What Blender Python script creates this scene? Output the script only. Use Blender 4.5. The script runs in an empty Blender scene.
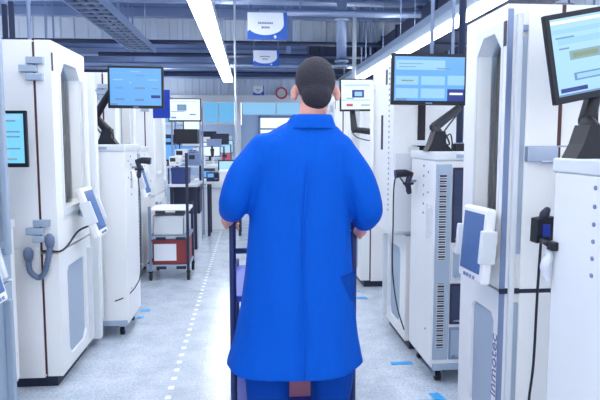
import bpy, bmesh, math, random
from mathutils import Vector, Matrix, Euler
random.seed(7)
SC = bpy.context.scene
COL = SC.collection
R = math.radians

# ------------------------------------------------------------------ camera, world, exposure
cam_d = bpy.data.cameras.new('camera'); cam = bpy.data.objects.new('camera', cam_d); COL.objects.link(cam)
cam.location = (0, 0, 1.42)
cam.rotation_euler = (R(90 - 5.616), 0, R(-4.741))
cam_d.sensor_width = 36; cam_d.lens = 36.0; cam_d.clip_end = 200
SC.camera = cam
w = bpy.data.worlds.new('world'); SC.world = w; w.use_nodes = True
w.node_tree.nodes['Background'].inputs[0].default_value = (0.96, 0.98, 1.0, 1)
w.node_tree.nodes['Background'].inputs[1].default_value = 1.5
SC.view_settings.view_transform = 'Standard'; SC.view_settings.look = 'None'
SC.view_settings.exposure = 0.27; SC.view_settings.gamma = 1; SC.view_settings.use_curve_mapping = False
try:
    SC.cycles.use_denoising = True
    SC.cycles.max_bounces = 6; SC.cycles.diffuse_bounces = 4; SC.cycles.glossy_bounces = 3
    SC.cycles.transparent_max_bounces = 12; SC.cycles.sample_clamp_indirect = 6
except Exception:
    pass
LAMP = 13.0

# ------------------------------------------------------------------ materials
def lin(c):
    return tuple(((v/255)/12.92 if v/255 <= .04045 else ((v/255+.055)/1.055)**2.4) for v in c)
MC = {}
def mat(name, rgb, rough=.45, metal=0.0, emit=0, bump=0, scale=60, var=0):
    if name in MC: return MC[name]
    m = bpy.data.materials.new(name); m.use_nodes = True; MC[name] = m
    nt = m.node_tree; b = nt.nodes['Principled BSDF']; c = lin(rgb)
    b.inputs['Base Color'].default_value = (*c, 1); b.inputs['Roughness'].default_value = rough
    b.inputs['Metallic'].default_value = metal
    if emit:
        b.inputs['Emission Color'].default_value = (*c, 1); b.inputs['Emission Strength'].default_value = emit
        b.inputs['Base Color'].default_value = (.01, .01, .01, 1)
    if bump or var:
        tc = nt.nodes.new('ShaderNodeTexCoord'); n = nt.nodes.new('ShaderNodeTexNoise')
        n.inputs['Scale'].default_value = scale; n.inputs['Detail'].default_value = 4
        nt.links.new(tc.outputs['Object'], n.inputs['Vector'])
        if bump:
            bp = nt.nodes.new('ShaderNodeBump'); bp.inputs['Strength'].default_value = bump; bp.inputs['Distance'].default_value = .01
            nt.links.new(n.outputs['Fac'], bp.inputs['Height']); nt.links.new(bp.outputs['Normal'], b.inputs['Normal'])
        if var:
            mx = nt.nodes.new('ShaderNodeMixRGB'); mx.blend_type = 'MIX'
            mx.inputs[1].default_value = (*[v*(1-var) for v in c], 1); mx.inputs[2].default_value = (*[min(1, v*(1+var)) for v in c], 1)
            nt.links.new(n.outputs['Fac'], mx.inputs[0]); nt.links.new(mx.outputs[0], b.inputs['Base Color'])
    return m
WHITE = mat('white_enamel', (238, 239, 240), .38, var=.015, scale=4)
OFFWH = mat('pale_grey_enamel', (216, 221, 227), .42)
GREY = mat('grey_enamel', (162, 178, 198), .45)
BGREY = mat('blue_grey_metal', (128, 146, 182), .4, .3)
STEEL = mat('brushed_steel', (165, 178, 200), .35, .7)
DARK = mat('dark_navy_metal', (30, 38, 66), .5)
BLACK = mat('black_plastic', (8, 13, 30), .5)
RUBBER = mat('black_rubber', (18, 20, 30), .8)
BROWN = mat('brown_gasket', (84, 52, 56), .7)
HOSE = mat('slate_hose', (98, 114, 142), .5)
RUST = mat('rust_red_plastic', (140, 52, 56), .5)
PAPER = mat('white_paper', (230, 233, 240), .8)
ROYAL = mat('royal_blue_plastic', (14, 52, 160), .4)
NAVY = mat('navy_plastic', (40, 58, 120), .5)
TAPE = mat('blue_floor_tape', (60, 160, 225), .5)
PIPE = mat('galvanised_pipe', (140, 156, 188), .4, .5)
DPIPE = mat('dark_pipe', (34, 46, 80), .5)
CDECK = mat('ceiling_paint', (78, 102, 146), .8, var=.25, scale=1.2)
CABLE = mat('black_cable', (26, 30, 46), .6)
LETTER = mat('grey_violet_lettering', (120, 118, 165), .5)
SKIN = mat('skin', (222, 160, 148), .55)
HAIR = mat('cropped_dark_hair', (46, 44, 56), .85, bump=.8, scale=240, var=.35)
LAMPM = mat('lamp_diffuser', (247, 250, 250), .5, emit=LAMP)

def cloth(name, rgb):
    m = bpy.data.materials.new(name); m.use_nodes = True
    nt = m.node_tree; b = nt.nodes['Principled BSDF']
    b.inputs['Base Color'].default_value = (*rgb, 1); b.inputs['Roughness'].default_value = .75
    b.inputs['Specular IOR Level'].default_value = .12
    tc = nt.nodes.new('ShaderNodeTexCoord'); mp = nt.nodes.new('ShaderNodeMapping'); mp.inputs['Scale'].default_value = (7, 7, 2.2)
    n = nt.nodes.new('ShaderNodeTexNoise'); n.inputs['Scale'].default_value = 1.6; n.inputs['Detail'].default_value = 3
    bp = nt.nodes.new('ShaderNodeBump'); bp.inputs['Strength'].default_value = .55; bp.inputs['Distance'].default_value = .04
    nt.links.new(tc.outputs['Object'], mp.inputs['Vector']); nt.links.new(mp.outputs[0], n.inputs['Vector'])
    nt.links.new(n.outputs['Fac'], bp.inputs['Height']); nt.links.new(bp.outputs['Normal'], b.inputs['Normal'])
    return m
COAT = cloth('royal_blue_cloth', (.0, .090, .54))
TROUS = cloth('deep_blue_cloth', (.0, .05, .33))

def glass_mat():
    m = bpy.data.materials.new('tinted_glass'); m.use_nodes = True; nt = m.node_tree; nt.nodes.clear()
    o = nt.nodes.new('ShaderNodeOutputMaterial'); t = nt.nodes.new('ShaderNodeBsdfTransparent'); g = nt.nodes.new('ShaderNodeBsdfGlossy')
    t.inputs[0].default_value = (.72, .86, .98, 1); g.inputs['Roughness'].default_value = .04
    f = nt.nodes.new('ShaderNodeFresnel'); f.inputs[0].default_value = 2.2
    mx = nt.nodes.new('ShaderNodeMixShader')
    nt.links.new(f.outputs[0], mx.inputs[0]); nt.links.new(t.outputs[0], mx.inputs[1]); nt.links.new(g.outputs[0], mx.inputs[2])
    nt.links.new(mx.outputs[0], o.inputs[0]); return m
GLASS = glass_mat()

def floor_mat():
    m = bpy.data.materials.new('speckled_vinyl_floor'); m.use_nodes = True; nt = m.node_tree; L = nt.links
    b = nt.nodes['Principled BSDF']; b.inputs['Roughness'].default_value = .24
    tc = nt.nodes.new('ShaderNodeTexCoord')
    n1 = nt.nodes.new('ShaderNodeTexNoise'); n1.inputs['Scale'].default_value = 5; n1.inputs['Detail'].default_value = 8; n1.inputs['Roughness'].default_value = .7
    n2 = nt.nodes.new('ShaderNodeTexNoise'); n2.inputs['Scale'].default_value = 70; n2.inputs['Detail'].default_value = 3
    L.new(tc.outputs['Object'], n1.inputs['Vector']); L.new(tc.outputs['Object'], n2.inputs['Vector'])
    ad = nt.nodes.new('ShaderNodeMath'); ad.operation = 'MULTIPLY_ADD'; ad.inputs[1].default_value = .5
    L.new(n1.outputs['Fac'], ad.inputs[0])
    ml = nt.nodes.new('ShaderNodeMath'); ml.operation = 'MULTIPLY'; ml.inputs[1].default_value = .5
    L.new(n2.outputs['Fac'], ml.inputs[0]); L.new(ml.outputs[0], ad.inputs[2])
    cr = nt.nodes.new('ShaderNodeValToRGB'); cr.color_ramp.elements[0].position = .36; cr.color_ramp.elements[1].position = .64
    cr.color_ramp.elements[0].color = (*lin((162, 174, 192)), 1); cr.color_ramp.elements[1].color = (*lin((212, 220, 230)), 1)
    L.new(ad.outputs[0], cr.inputs[0])
    # painted dotted line along the walkway, tile joints
    sx = nt.nodes.new('ShaderNodeSeparateXYZ'); L.new(tc.outputs['Object'], sx.inputs[0])
    def mth(op, a, c, d=None):
        k = nt.nodes.new('ShaderNodeMath'); k.operation = op
        for i, v in enumerate((a, c, d)):
            if v is None: continue
            if isinstance(v, (int, float)): k.inputs[i].default_value = v
            else: L.new(v, k.inputs[i])
        return k.outputs[0]
    inx = mth('LESS_THAN', mth('ABSOLUTE', mth('ADD', sx.outputs[0], .466), 0), .016)
    iny = mth('LESS_THAN', mth('FRACT', mth('DIVIDE', sx.outputs[1], .135), 0), .36)
    dash = mth('MULTIPLY', inx, iny)
    mx = nt.nodes.new('ShaderNodeMixRGB'); L.new(dash, mx.inputs[0]); L.new(cr.outputs[0], mx.inputs[1])
    mx.inputs[2].default_value = (*lin((250, 252, 255)), 1)
    jx = mth('LESS_THAN', mth('FRACT', mth('DIVIDE', mth('ADD', sx.outputs[0], 20.12), .6), 0), .006)
    jy = mth('LESS_THAN', mth('FRACT', mth('DIVIDE', sx.outputs[1], .6), 0), .006)
    jt = mth('MULTIPLY', mth('MAXIMUM', jx, jy), .35)
    m2 = nt.nodes.new('ShaderNodeMixRGB'); L.new(jt, m2.inputs[0]); L.new(mx.outputs[0], m2.inputs[1])
    m2.inputs[2].default_value = (*lin((150, 165, 195)), 1)
    L.new(m2.outputs[0], b.inputs['Base Color'])
    return m

# ------------------------------------------------------------------ builders
WL = {}
class MB:
    """collects shapes in one bmesh; frame=(s, xf): points are (depth behind the front plane, y, z)"""
    def __init__(self, frame=None, M=None):
        self.bm = bmesh.new(); self.frame = frame; self.M = M; self.mi = 0
    def pt(self, p):
        p = Vector(p)
        if self.frame: p = Vector((self.frame[0]*(self.frame[1]+p.x), p.y, p.z))
        if self.M: p = self.M @ p
        return p
    def face(self, vs, smooth=False):
        try:
            f = self.bm.faces.new(vs); f.material_index = self.mi; f.smooth = smooth; return f
        except ValueError:
            return None
    def box(self, x0, x1, y0, y1, z0, z1, bev=0):
        v = [self.bm.verts.new(self.pt((x, y, z))) for x in (x0, x1) for y in (y0, y1) for z in (z0, z1)]
        q = [(0, 1, 3, 2), (4, 6, 7, 5), (0, 4, 5, 1), (2, 3, 7, 6), (0, 2, 6, 4), (1, 5, 7, 3)]
        fs = [self.face([v[i] for i in k]) for k in q]
        if bev:
            es = list({e for f in fs for e in f.edges})
            r = bmesh.ops.bevel(self.bm, geom=es, offset=bev, segments=2, affect='EDGES', profile=.5, clamp_overlap=True)
            for f in r['faces']: f.material_index = self.mi
        return self
    def prism(self, poly, ax, a0, a1):
        """poly: 2-D points in the two other axes; extruded along ax from a0 to a1"""
        def P(u, v, a):
            c = [u, v]; c.insert(ax, a); return self.pt(c)
        A = [self.bm.verts.new(P(u, v, a0)) for u, v in poly]; B = [self.bm.verts.new(P(u, v, a1)) for u, v in poly]
        n = len(poly); self.face(A[::-1]); self.face(B)
        for i in range(n): self.face([A[i], A[(i+1) % n], B[(i+1) % n], B[i]])
        return self
    def ring(self, y0, y1, z0, z1, hy0, hy1, hz0, hz1, c, cb, d0, d1):
        """panel in the y-z plane with a chamfered window hole, thickness d0..d1"""
        inn = [(hy0, hz0+cb), (hy0, hz1-c), (hy0+c, hz1), (hy1-c, hz1), (hy1, hz1-c), (hy1, hz0+cb), (hy1-cb, hz0), (hy0+cb, hz0)]
        out = [(y0, hz0+cb), (y0, hz1-c), (hy0+c, z1), (hy1-c, z1), (y1, hz1-c), (y1, hz0+cb), (hy1-cb, z0), (hy0+cb, z0)]
        cor = {1: (y0, z1), 3: (y1, z1), 5: (y1, z0), 7: (y0, z0)}
        L = []
        for d in (d0, d1):
            L.append(([self.bm.verts.new(self.pt((d, *p))) for p in inn], [self.bm.verts.new(self.pt((d, *p))) for p in out],
                      {k: self.bm.verts.new(self.pt((d, *p))) for k, p in cor.items()}))
        for I, O, Cn in L:
            for i in range(8):
                j = (i+1) % 8
                self.face([I[i], O[i]] + ([Cn[i]] if i in Cn else []) + [O[j], I[j]])
        (I0, O0, C0), (I1, O1, C1) = L
        for i in range(8):
            j = (i+1) % 8
            self.face([I0[i], I0[j], I1[j], I1[i]])
            a = [O0[i]] + ([C0[i]] if i in C0 else []) + [O0[j]]; b = [O1[i]] + ([C1[i]] if i in C1 else []) + [O1[j]]
            for k in range(len(a)-1): self.face([a[k], a[k+1], b[k+1], b[k]])
        return self
    def rings(self, rs, cap=True, smooth=True):
        V = [[self.bm.verts.new(p) for p in r] for r in rs]; n = len(V[0])
        for a, b in zip(V, V[1:]):
            for i in range(n): self.face([a[i], a[(i+1) % n], b[(i+1) % n], b[i]], smooth)
        if cap: self.face(V[0][::-1]); self.face(V[-1])
        return self
    def tube(self, pts, r, seg=8, smooth=True, ball=False):
        pts = [self.pt(p) for p in pts]
        rad = [r]*len(pts) if isinstance(r, (int, float)) else list(r)
        if ball:   # rounded ends
            for end in (0, -1):
                c = pts[end]; d = (pts[0]-pts[1] if end == 0 else pts[-1]-pts[-2]).normalized(); q = rad[end]
                ex = [(c+d*q*math.sin(a), q*math.cos(a)) for a in (.5, 1.0, 1.4)]
                if end == 0: pts = [e[0] for e in ex[::-1]]+pts; rad = [e[1] for e in ex[::-1]]+rad
                else: pts = pts+[e[0] for e in ex]; rad = rad+[e[1] for e in ex]
        t0 = (pts[1]-pts[0]).normalized(); u = t0.orthogonal().normalized(); rs = []
        for i, p in enumerate(pts):
            t = (pts[min(i+1, len(pts)-1)]-pts[max(i-1, 0)]).normalized()
            u = (u-t*u.dot(t)).normalized(); v = t.cross(u)
            rs.append([p+(u*math.cos(2*math.pi*k/seg)+v*math.sin(2*math.pi*k/seg))*rad[i] for k in range(seg)])
        return self.rings(rs, True, smooth)
    def ell(self, c, r, seg=20, rot=None):
        q = bmesh.ops.create_uvsphere(self.bm, u_segments=seg, v_segments=seg//2, radius=1)
        M = Matrix.Translation(Vector(c)) @ (rot.to_matrix().to_4x4() if rot else Matrix()) @ Matrix.Diagonal((*r, 1))
        for v in q['verts']:
            v.co = self.pt(M @ v.co)
            for f in v.link_faces: f.smooth = True; f.material_index = self.mi
        return self
    def build(self, name, mats, parent=None, **tags):
        bm = self.bm
        bmesh.ops.recalc_face_normals(bm, faces=bm.faces)
        off = WL.get(parent.as_pointer(), Vector()) if parent else Vector()
        for v in bm.verts: v.co -= off
        me = bpy.data.meshes.new(name); bm.to_mesh(me); bm.free()
        for m in (mats if isinstance(mats, (list, tuple)) else [mats]): me.materials.append(m)
        o = bpy.data.objects.new(name, me); COL.objects.link(o)
        if parent: o.parent = parent; WL[o.as_pointer()] = off
        else: WL[o.as_pointer()] = Vector()
        for k, v in tags.items(): o[k] = v
        return o
def smooth_path(pts, n=6):
    P = [Vector(p) for p in pts]; out = []
    for i in range(len(P)-1):
        a, b, c, d = P[max(i-1, 0)], P[i], P[i+1], P[min(i+2, len(P)-1)]
        for k in range(n):
            t = k/n
            out.append(.5*((2*b)+(c-a)*t+(2*a-5*b+4*c-d)*t*t+(3*b-a-3*c+d)*t**3))
    return out+[P[-1]]
def thing(name, label, cat, loc, group=None):
    o = bpy.data.objects.new(name, None); COL.objects.link(o); o.location = loc; o.empty_display_size = .05
    WL[o.as_pointer()] = Vector(loc); o['label'] = label; o['category'] = cat
    if group: o['group'] = group
    return o
def tag(o, label, cat, group=None):
    o['label'] = label; o['category'] = cat
    if group: o['group'] = group
    return o
def struct(mb, name, m): return mb.build(name, m, None, kind='structure')
def text_part(body, size, M, name, m, parent, ext=.0008):
    cu = bpy.data.curves.new(name, 'FONT'); cu.body = body; cu.size = size; cu.align_x = 'CENTER'; cu.align_y = 'CENTER'; cu.extrude = ext
    t = bpy.data.objects.new(name, cu); COL.objects.link(t); bpy.context.view_layer.update()
    me = bpy.data.meshes.new_from_object(t.evaluated_get(bpy.context.evaluated_depsgraph_get()))
    bpy.data.objects.remove(t); bpy.data.curves.remove(cu)
    me.transform(M); off = WL[parent.as_pointer()]; me.transform(Matrix.Translation(-off))
    me.materials.clear(); me.materials.append(m)
    o = bpy.data.objects.new(name, me); COL.objects.link(o); o.parent = parent; WL[o.as_pointer()] = off
    return o

# ------------------------------------------------------------------ the setting
struct(MB().box(-7.2, 7.2, -8, 26.2, -.1, 0), 'floor', floor_mat())
HI, LO = 4.9, 4.12
CD = CDECK
struct(MB().box(-7.2, 7.2, -8, 17.1, HI, HI+.1), 'ceiling', CD)
struct(MB().box(-7.2, 7.2, 17.1, 26.2, LO, LO+.1), 'ceiling_low', CD)
WALLM = mat('ribbed_wall_panel', (206, 218, 234), .6)
def ribbed(name, x0, x1, y, z0, z1, pitch=.3):
    m = MB(); poly = [(x0, y+.12), (x0, y+.02)]; x = x0
    while x < x1-pitch+.001:
        poly += [(x+pitch*.55, y+.02), (x+pitch*.6, y-.03), (x+pitch*.93, y-.03), (x+pitch, y+.02)]; x += pitch
    poly += [(x1, y+.02), (x1, y+.12)]
    m.prism(poly, 2, z0, z1); return struct(m, name, WALLM)
ribbed('wall_bulkhead', -7.2, 7.2, 17.0, LO, HI, .36)
ribbed('wall_back_upper', -7.2, 7.2, 26.0, 3.36, LO, .3)
struct(MB().box(-7.2, 7.2, 26.0, 26.12, 0, 2.1), 'wall_back', mat('pale_blue_wall', (188, 210, 236), .6))
struct(MB().box(-.35, 7.2, 26.0, 26.12, 2.1, 3.05), 'wall_back_side', mat('pale_blue_wall', (188, 210, 236), .6))
struct(MB().box(-7.2, 7.2, 25.85, 26.0, 3.05, 3.36, .02), 'trim_1', WHITE)
struct(MB().box(-.62, -.38, 25.8, 26.0, 0, 3.1, .02), 'trim_2', WHITE)
struct(MB().box(-7.3, -7.2, -8, 26.2, 0, HI), 'wall_left', mat('pale_wall_paint', (205, 214, 230), .7))
struct(MB().box(7.2, 7.3, -8, 26.2, 0, HI), 'wall_right', mat('pale_wall_paint', (205, 214, 230), .7))
WIN = mat('window_daylight', (110, 190, 245), .4, emit=.75)
WIN2 = mat('bright_window_daylight', (232, 246, 255), .4, emit=1.0)
for k, (x0, x1) in enumerate(((-4.0, -2.1), (-2.0, -.66))):
    wn = struct(MB().box(x0, x1, 26.0, 26.06, 2.1, 3.05), 'window_%d' % (k+1), WIN)
    f = MB(); f.box(x0, x1, 25.93, 26.0, 2.1, 2.2); f.box(x0, x0+.06, 25.93, 26, 2.2, 3.05); f.box((x0+x1)/2-.02, (x0+x1)/2+.02, 25.93, 26, 2.2, 3.05)
    f.build('window_frame', OFFWH, wn)
wn = struct(MB().box(-.3, 2.6, 25.97, 26.02, 2.55, 3.04), 'window_4', mat('high_window_daylight', (138, 196, 238), .4, emit=.85))
MB().box(1.1, 1.15, 25.94, 25.98, 2.55, 3.04).build('window_frame', OFFWH, wn)
wn = struct(MB().box(.45, 1.75, 25.96, 26.0, 1.55, 2.4), 'window_3', WIN2)
f = MB(); f.box(.38, 1.82, 25.9, 25.98, 2.4, 2.5); f.box(.36, .45, 25.9, 25.98, 1.5, 2.5); f.box(1.75, 1.84, 25.9, 25.98, 1.5, 2.5); f.box(.36, 1.84, 25.9, 25.98, 1.45, 1.55)
f.box(.45, 1.75, 25.92, 25.98, 1.9, 1.97); f.build('window_frame', BGREY, wn)
for y in (18.2, 19.8, 21.4, 23.0, 24.6):
    struct(MB().box(-7.2, 7.2, y, y+.22, LO-.2, LO, .01), 'ceiling_beam', BGREY)
for y in (9.0, 11.5, 14.0, 16.4):
    struct(MB().box(-7.2, 7.2, y, y+.18, HI-.24, HI, .01), 'ceiling_beam', BGREY)

# ------------------------------------------------------------------ ceiling services
def light_row(xc, y0, y1, z, wd, label):
    t = thing('ceiling_light', label, 'light', (xc, (y0+y1)/2, z+.12), 'ceiling light rows')
    MB().box(xc-wd/2-.02, xc+wd/2+.02, y0, y1, z+.02, z+.12, .01).build('housing', OFFWH, t)
    MB().box(xc-wd/2, xc+wd/2, y0+.02, y1-.02, z-.02, z+.03, .012).build('diffuser', LAMPM, t)
    MB().box(xc-wd/2+.03, xc+wd/2-.03, y0+.04, y1-.04, z+.115, z+.126).build('added_uplight', LAMPM, t)  # upward glow added to the fixtures to brighten the ceiling
    y = y0+.6
    while y < y1:
        MB().tube([(xc, y, z+.12), (xc, y, HI-.001 if y < 17 else LO)], .006, 6).build('suspension_rod', PIPE, t); y += 2.4
light_row(-.57, -5.0, 16.3, 3.0, .24, 'long glowing ceiling light row above the dotted floor line')
light_row(2.74, -5.0, 16.6, 2.98, .2, 'long glowing ceiling light row beside the grey raceway, above the red-button screen')
light_row(.85, 1.4, 5.8, 3.0, .22, 'added unseen shorter ceiling light row over the aisle, above the person')  # row added above the view to brighten the aisle
t = thing('cable_raceway', 'grey raceway running beside the light row above the red-button screen', 'raceway', (2.5, 8, 3.0))
MB().box(2.40, 2.60, 3.0, 16.25, 2.99, 3.10, .008).build('trough', GREY, t)
for y in (4.0, 7.0, 10.0, 13.0, 16.0): MB().tube([(2.5, y, 3.09), (2.5, y, HI)], .008, 6).build('hanger_rod', PIPE, t)
light_row(-6.0, -7.0, 16.3, 3.3, .3, 'added ceiling light row along the wall, hidden behind the hose chamber')  # added row, hidden by the chambers, lifts the hall brightness
light_row(5.9, -7.0, 15.9, 3.0, .3, 'added ceiling light row along the wall, hidden behind the lettered chamber')  # added like its opposite row, out of sight, for more hall light
light_row(-3.2, 17.6, 25.4, 3.0, .3, 'added far light row near the back wall over the distant benches')  # row added to brighten the far end of the hall
light_row(3.4, 17.6, 25.4, 3.0, .3, 'far light row near the back wall behind the person\'s head')  # second added row lighting the far end

def ladder_tray(x0, x1, y0, y1, z):
    t = thing('cable_tray', 'steel ladder cable tray hanging above the tall white chamber with the corrugated hose', 'cable tray', ((x0+x1)/2, (y0+y1)/2, z))
    for x in (x0, x1): MB().box(x-.015, x+.015, y0, y1, z, z+.13).build('side_rail', BGREY, t)
    y = y0+.1
    while y < y1: MB().box(x0, x1, y, y+.035, z+.01, z+.035).build('rung', STEEL, t); y += .3
    m = MB(); y = y0+.25; k = 0
    while y < y1-.6:
        a, b = (x0, x1) if k % 2 else (x1, x0); m.tube([(a, y, z+.05), (b, y+.6, z+.05)], .011, 6); y += .6; k += 1
    m.build('lattice', PIPE, t)
    for k in range(5):
        x = x0+.08+k*.08
        MB().tube([(x, y0, z+.06), (x+.02, (y0+y1)/2, z+.06), (x, y1, z+.06)], .022, 7).build('cable_run', (DPIPE, BGREY, DPIPE, PIPE, DPIPE)[k], t)
    y = y0+1
    while y < y1:
        for x in (x0, x1): MB().tube([(x, y, z+.1), (x, y, HI)], .008, 6).build('hanger_rod', PIPE, t)
        y += 2.6
ladder_tray(-2.63, -2.12, 4.0, 14.0, 3.4)

def cross_pipe(y, z, x0, x1, r, m, label):
    t = thing('ceiling_pipe', label, 'pipe', ((x0+x1)/2, y, z), 'pipes running across under the roof')
    MB().tube([(x0, y, z), (x1, y, z)], r, 10).build('pipe_run', m, t)
    k = math.ceil(x0)
    while k < x1: MB().box(k-.02, k+.02, y-.012, y+.012, z, (HI if y < 17.05 else LO)).build('hanger_strap', BGREY, t); k += 2
cross_pipe(14.4, 3.70, -7.1, 3.2, .055, DPIPE, 'dark pipe crossing the hall, highest of those below the ribbed bulkhead')
cross_pipe(15.0, 3.50, -3.6, 7.1, .05, DPIPE, 'dark pipe crossing the hall behind the larger hanging sign, second below the bulkhead')
cross_pipe(15.6, 3.34, -7.1, 7.1, .06, PIPE, 'pale pipe crossing the hall just below the two dark pipes')
cross_pipe(16.2, 3.18, -7.1, 7.1, .07, DPIPE, 'thick dark pipe crossing the hall, lowest of those under the roof')
cross_pipe(12.0, 3.92, .2, 7.1, .07, PIPE, 'pale pipe crossing high above the person, beside the vertical duct')
cross_pipe(13.0, 4.35, -7.1, 7.1, .08, PIPE, 'pale pipe crossing the hall close under the roof above the hanging signs')
cross_pipe(11.0, 4.25, 1.2, 7.1, .12, DPIPE, 'thick dark duct pipe close under the roof above the vertical duct')
t = thing('air_duct', 'dark rectangular air duct crossing the hall above the person\'s head', 'duct', (4.3, 16.5, 3.5))
MB().box(1.6, 7.15, 16.35, 16.95, 3.1, 4.0, .02).build('duct_body', DARK, t)
for k in range(5): MB().box(1.9+k*1.2, 1.97+k*1.2, 16.31, 16.99, 3.06, 4.04).build('flange', DPIPE, t)
for x in (3, 6): MB().box(x, x+.04, 16.6, 16.64, 4, HI-.24).build('hanger_strap', BGREY, t)
t = thing('air_duct', 'long dark air duct running along the hall above the row of the red-marked screen', 'duct', (3.9, 11, 3.7))
MB().box(3.4, 4.5, 6.0, 16.2, 3.45, 4.05, .02).build('duct_body', DARK, t)
for k in range(7): MB().box(3.36, 4.54, 6.4+k*1.5, 6.47+k*1.5, 3.41, 4.09).build('flange', DPIPE, t)
for y in (7, 12.5): MB().box(3.9, 3.94, y, y+.04, 4.05, HI).build('hanger_strap', BGREY, t)
t = thing('vertical_duct', 'grey vertical duct with flanged ends above the person\'s shoulder', 'duct', (1.85, 12.0, 2.9))
MB().tube([(1.85, 12.2, 2.9), (1.85, 12.2, HI)], .1, 16).build('duct_body', PIPE, t)
for z in (2.9, 3.0, 3.82): MB().tube([(1.85, 12.2, z), (1.85, 12.2, z+.04)], .14, 16).build('flange', STEEL, t)
def drop(x, y, z0, r, m, name, label, cat='pipe', grp=None):
    t = thing(name, label, cat, (x, y, z0), grp)
    MB().tube([(x, y, z0), (x, y, HI)], r, 10).build('pipe_run', m, t)
    for za, zb, k in ((0, .05, 1.35), (.28, .31, 1.25)): MB().tube([(x, y, z0+za), (x, y, z0+zb)], r*k, 10).build('coupling', BGREY, t)
drop(-1.49, 3.9, 1.97, .017, DPIPE, 'drop_pipe', 'dark conduit dropping onto the chamber with the corrugated hose, nearer the picture edge', 'pipe', 'conduits dropping to the machines')
drop(-1.42, 3.82, 1.97, .017, DPIPE, 'drop_pipe', 'dark conduit dropping onto the chamber with the corrugated hose, nearer its hinges', 'pipe', 'conduits dropping to the machines')
drop(-1.33, 3.85, 1.97, .012, PIPE, 'drop_pipe', 'thin pale conduit dropping beside the two dark ones', 'pipe', 'conduits dropping to the machines')
drop(1.30, 3.66, 1.36, .022, DPIPE, 'drop_pipe', 'dark conduit dropping behind the screen with the red button', 'pipe', 'conduits dropping to the machines')
drop(1.58, 5.2, 1.97, .016, PIPE, 'drop_pipe', 'pale conduit rising above the screen with the red button, nearer the aisle', 'pipe', 'conduits dropping to the machines')
drop(1.80, 5.3, 1.361, .014, PIPE, 'drop_pipe', 'pale conduit rising above the screen with the red button, nearer the dark conduit', 'pipe', 'conduits dropping to the machines')
drop(2.25, 13.0, 0.0, .045, OFFWH, 'support_post', 'slim white post above the far small screen beside the vertical duct', 'post')
drop(-.30, 12.9, 0.0, .022, OFFWH, 'support_post', 'thin pale post beside the end of the glowing light row', 'post')

SIGNB = mat('sign_blue', (24, 92, 190), .4); SIGNW = mat('sign_white', (240, 244, 252), .5); SIGNG = mat('sign_grey_print', (120, 132, 165), .6)
def hang_sign(x, y, zt, wd, ht, label, rod):
    t = thing('hanging_sign', label, 'sign', (x, y, zt-ht), 'white and blue hanging signs')
    b = MB().box(x-wd/2, x+wd/2, y, y+.02, zt-ht, zt, .002).build('panel', SIGNB, t)
    # white field with a swooping lower edge
    pts = [(x-wd/2+.004, zt-.004), (x-wd/2+.004, zt-ht*.72)]
    for k in range(13):
        a = math.pi*(-.5-.32) + k/12*(math.pi*.82)
        pts.append((x-wd*.05+wd*.47*math.cos(a)*1.0, zt-ht*.42+ht*.42*math.sin(a)))
    pts += [(x+wd*.40, zt-.004)]
    MB().prism(pts, 1, y-.003, y+.002).build('white_field', SIGNW, b)
    m = MB(); 
    for r_, n, zz in ((0, 9, .40), (1, 5, .56)):
        cw = wd*.042
        for k in range(n):
            xx = x-wd*.04+(k-(n-1)/2)*cw; hh = ht*.035*(1.25 if k == 0 else 1)
            m.box(xx-cw*.4, xx+cw*.4, y-.0045, y-.003, zt-ht*zz-hh, zt-ht*zz+hh)
    m.build('print', SIGNG, b)
    m = MB(); m.ell((x+wd*.20, y-.002, zt-ht*.9), (wd*.035, .003, ht*.06), 12); m.build('emblem', SIGNW, b)
    for sx in (-1, 1): MB().tube([(x+sx*wd*.46, y+.01, zt-.01), (x+sx*wd*.46, y+.01, rod)], .004, 5).build('suspension_wire', PIPE, t)
hang_sign(.22, 7.5, 2.98, .485, .325, 'white hanging sign with blue swoosh, the largest and closest of three', HI)
hang_sign(.315, 11.5, 3.115, .49, .29, 'white hanging sign with blue swoosh, directly below the largest sign', HI)
hang_sign(.335, 23.0, 3.50, .42, .36, 'smallest hanging sign, far off near the back wall', LO)
t = thing('wall_sign', 'small red ring sign near the person\'s ear', 'sign', (.98, 25.8, 2.9))
m = MB(); m.tube([(1.35+.22*math.cos(a/24*2*math.pi), 25.82, 3.45+.22*math.sin(a/24*2*math.pi)) for a in range(25)], .035, 6); m.build('ring', mat('sign_red', (205, 70, 80), .5), t)
MB().tube([(1.35, 25.84, 3.45), (1.35, 26.0, 3.45)], .2, 20).build('disc', OFFWH, t)

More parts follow.
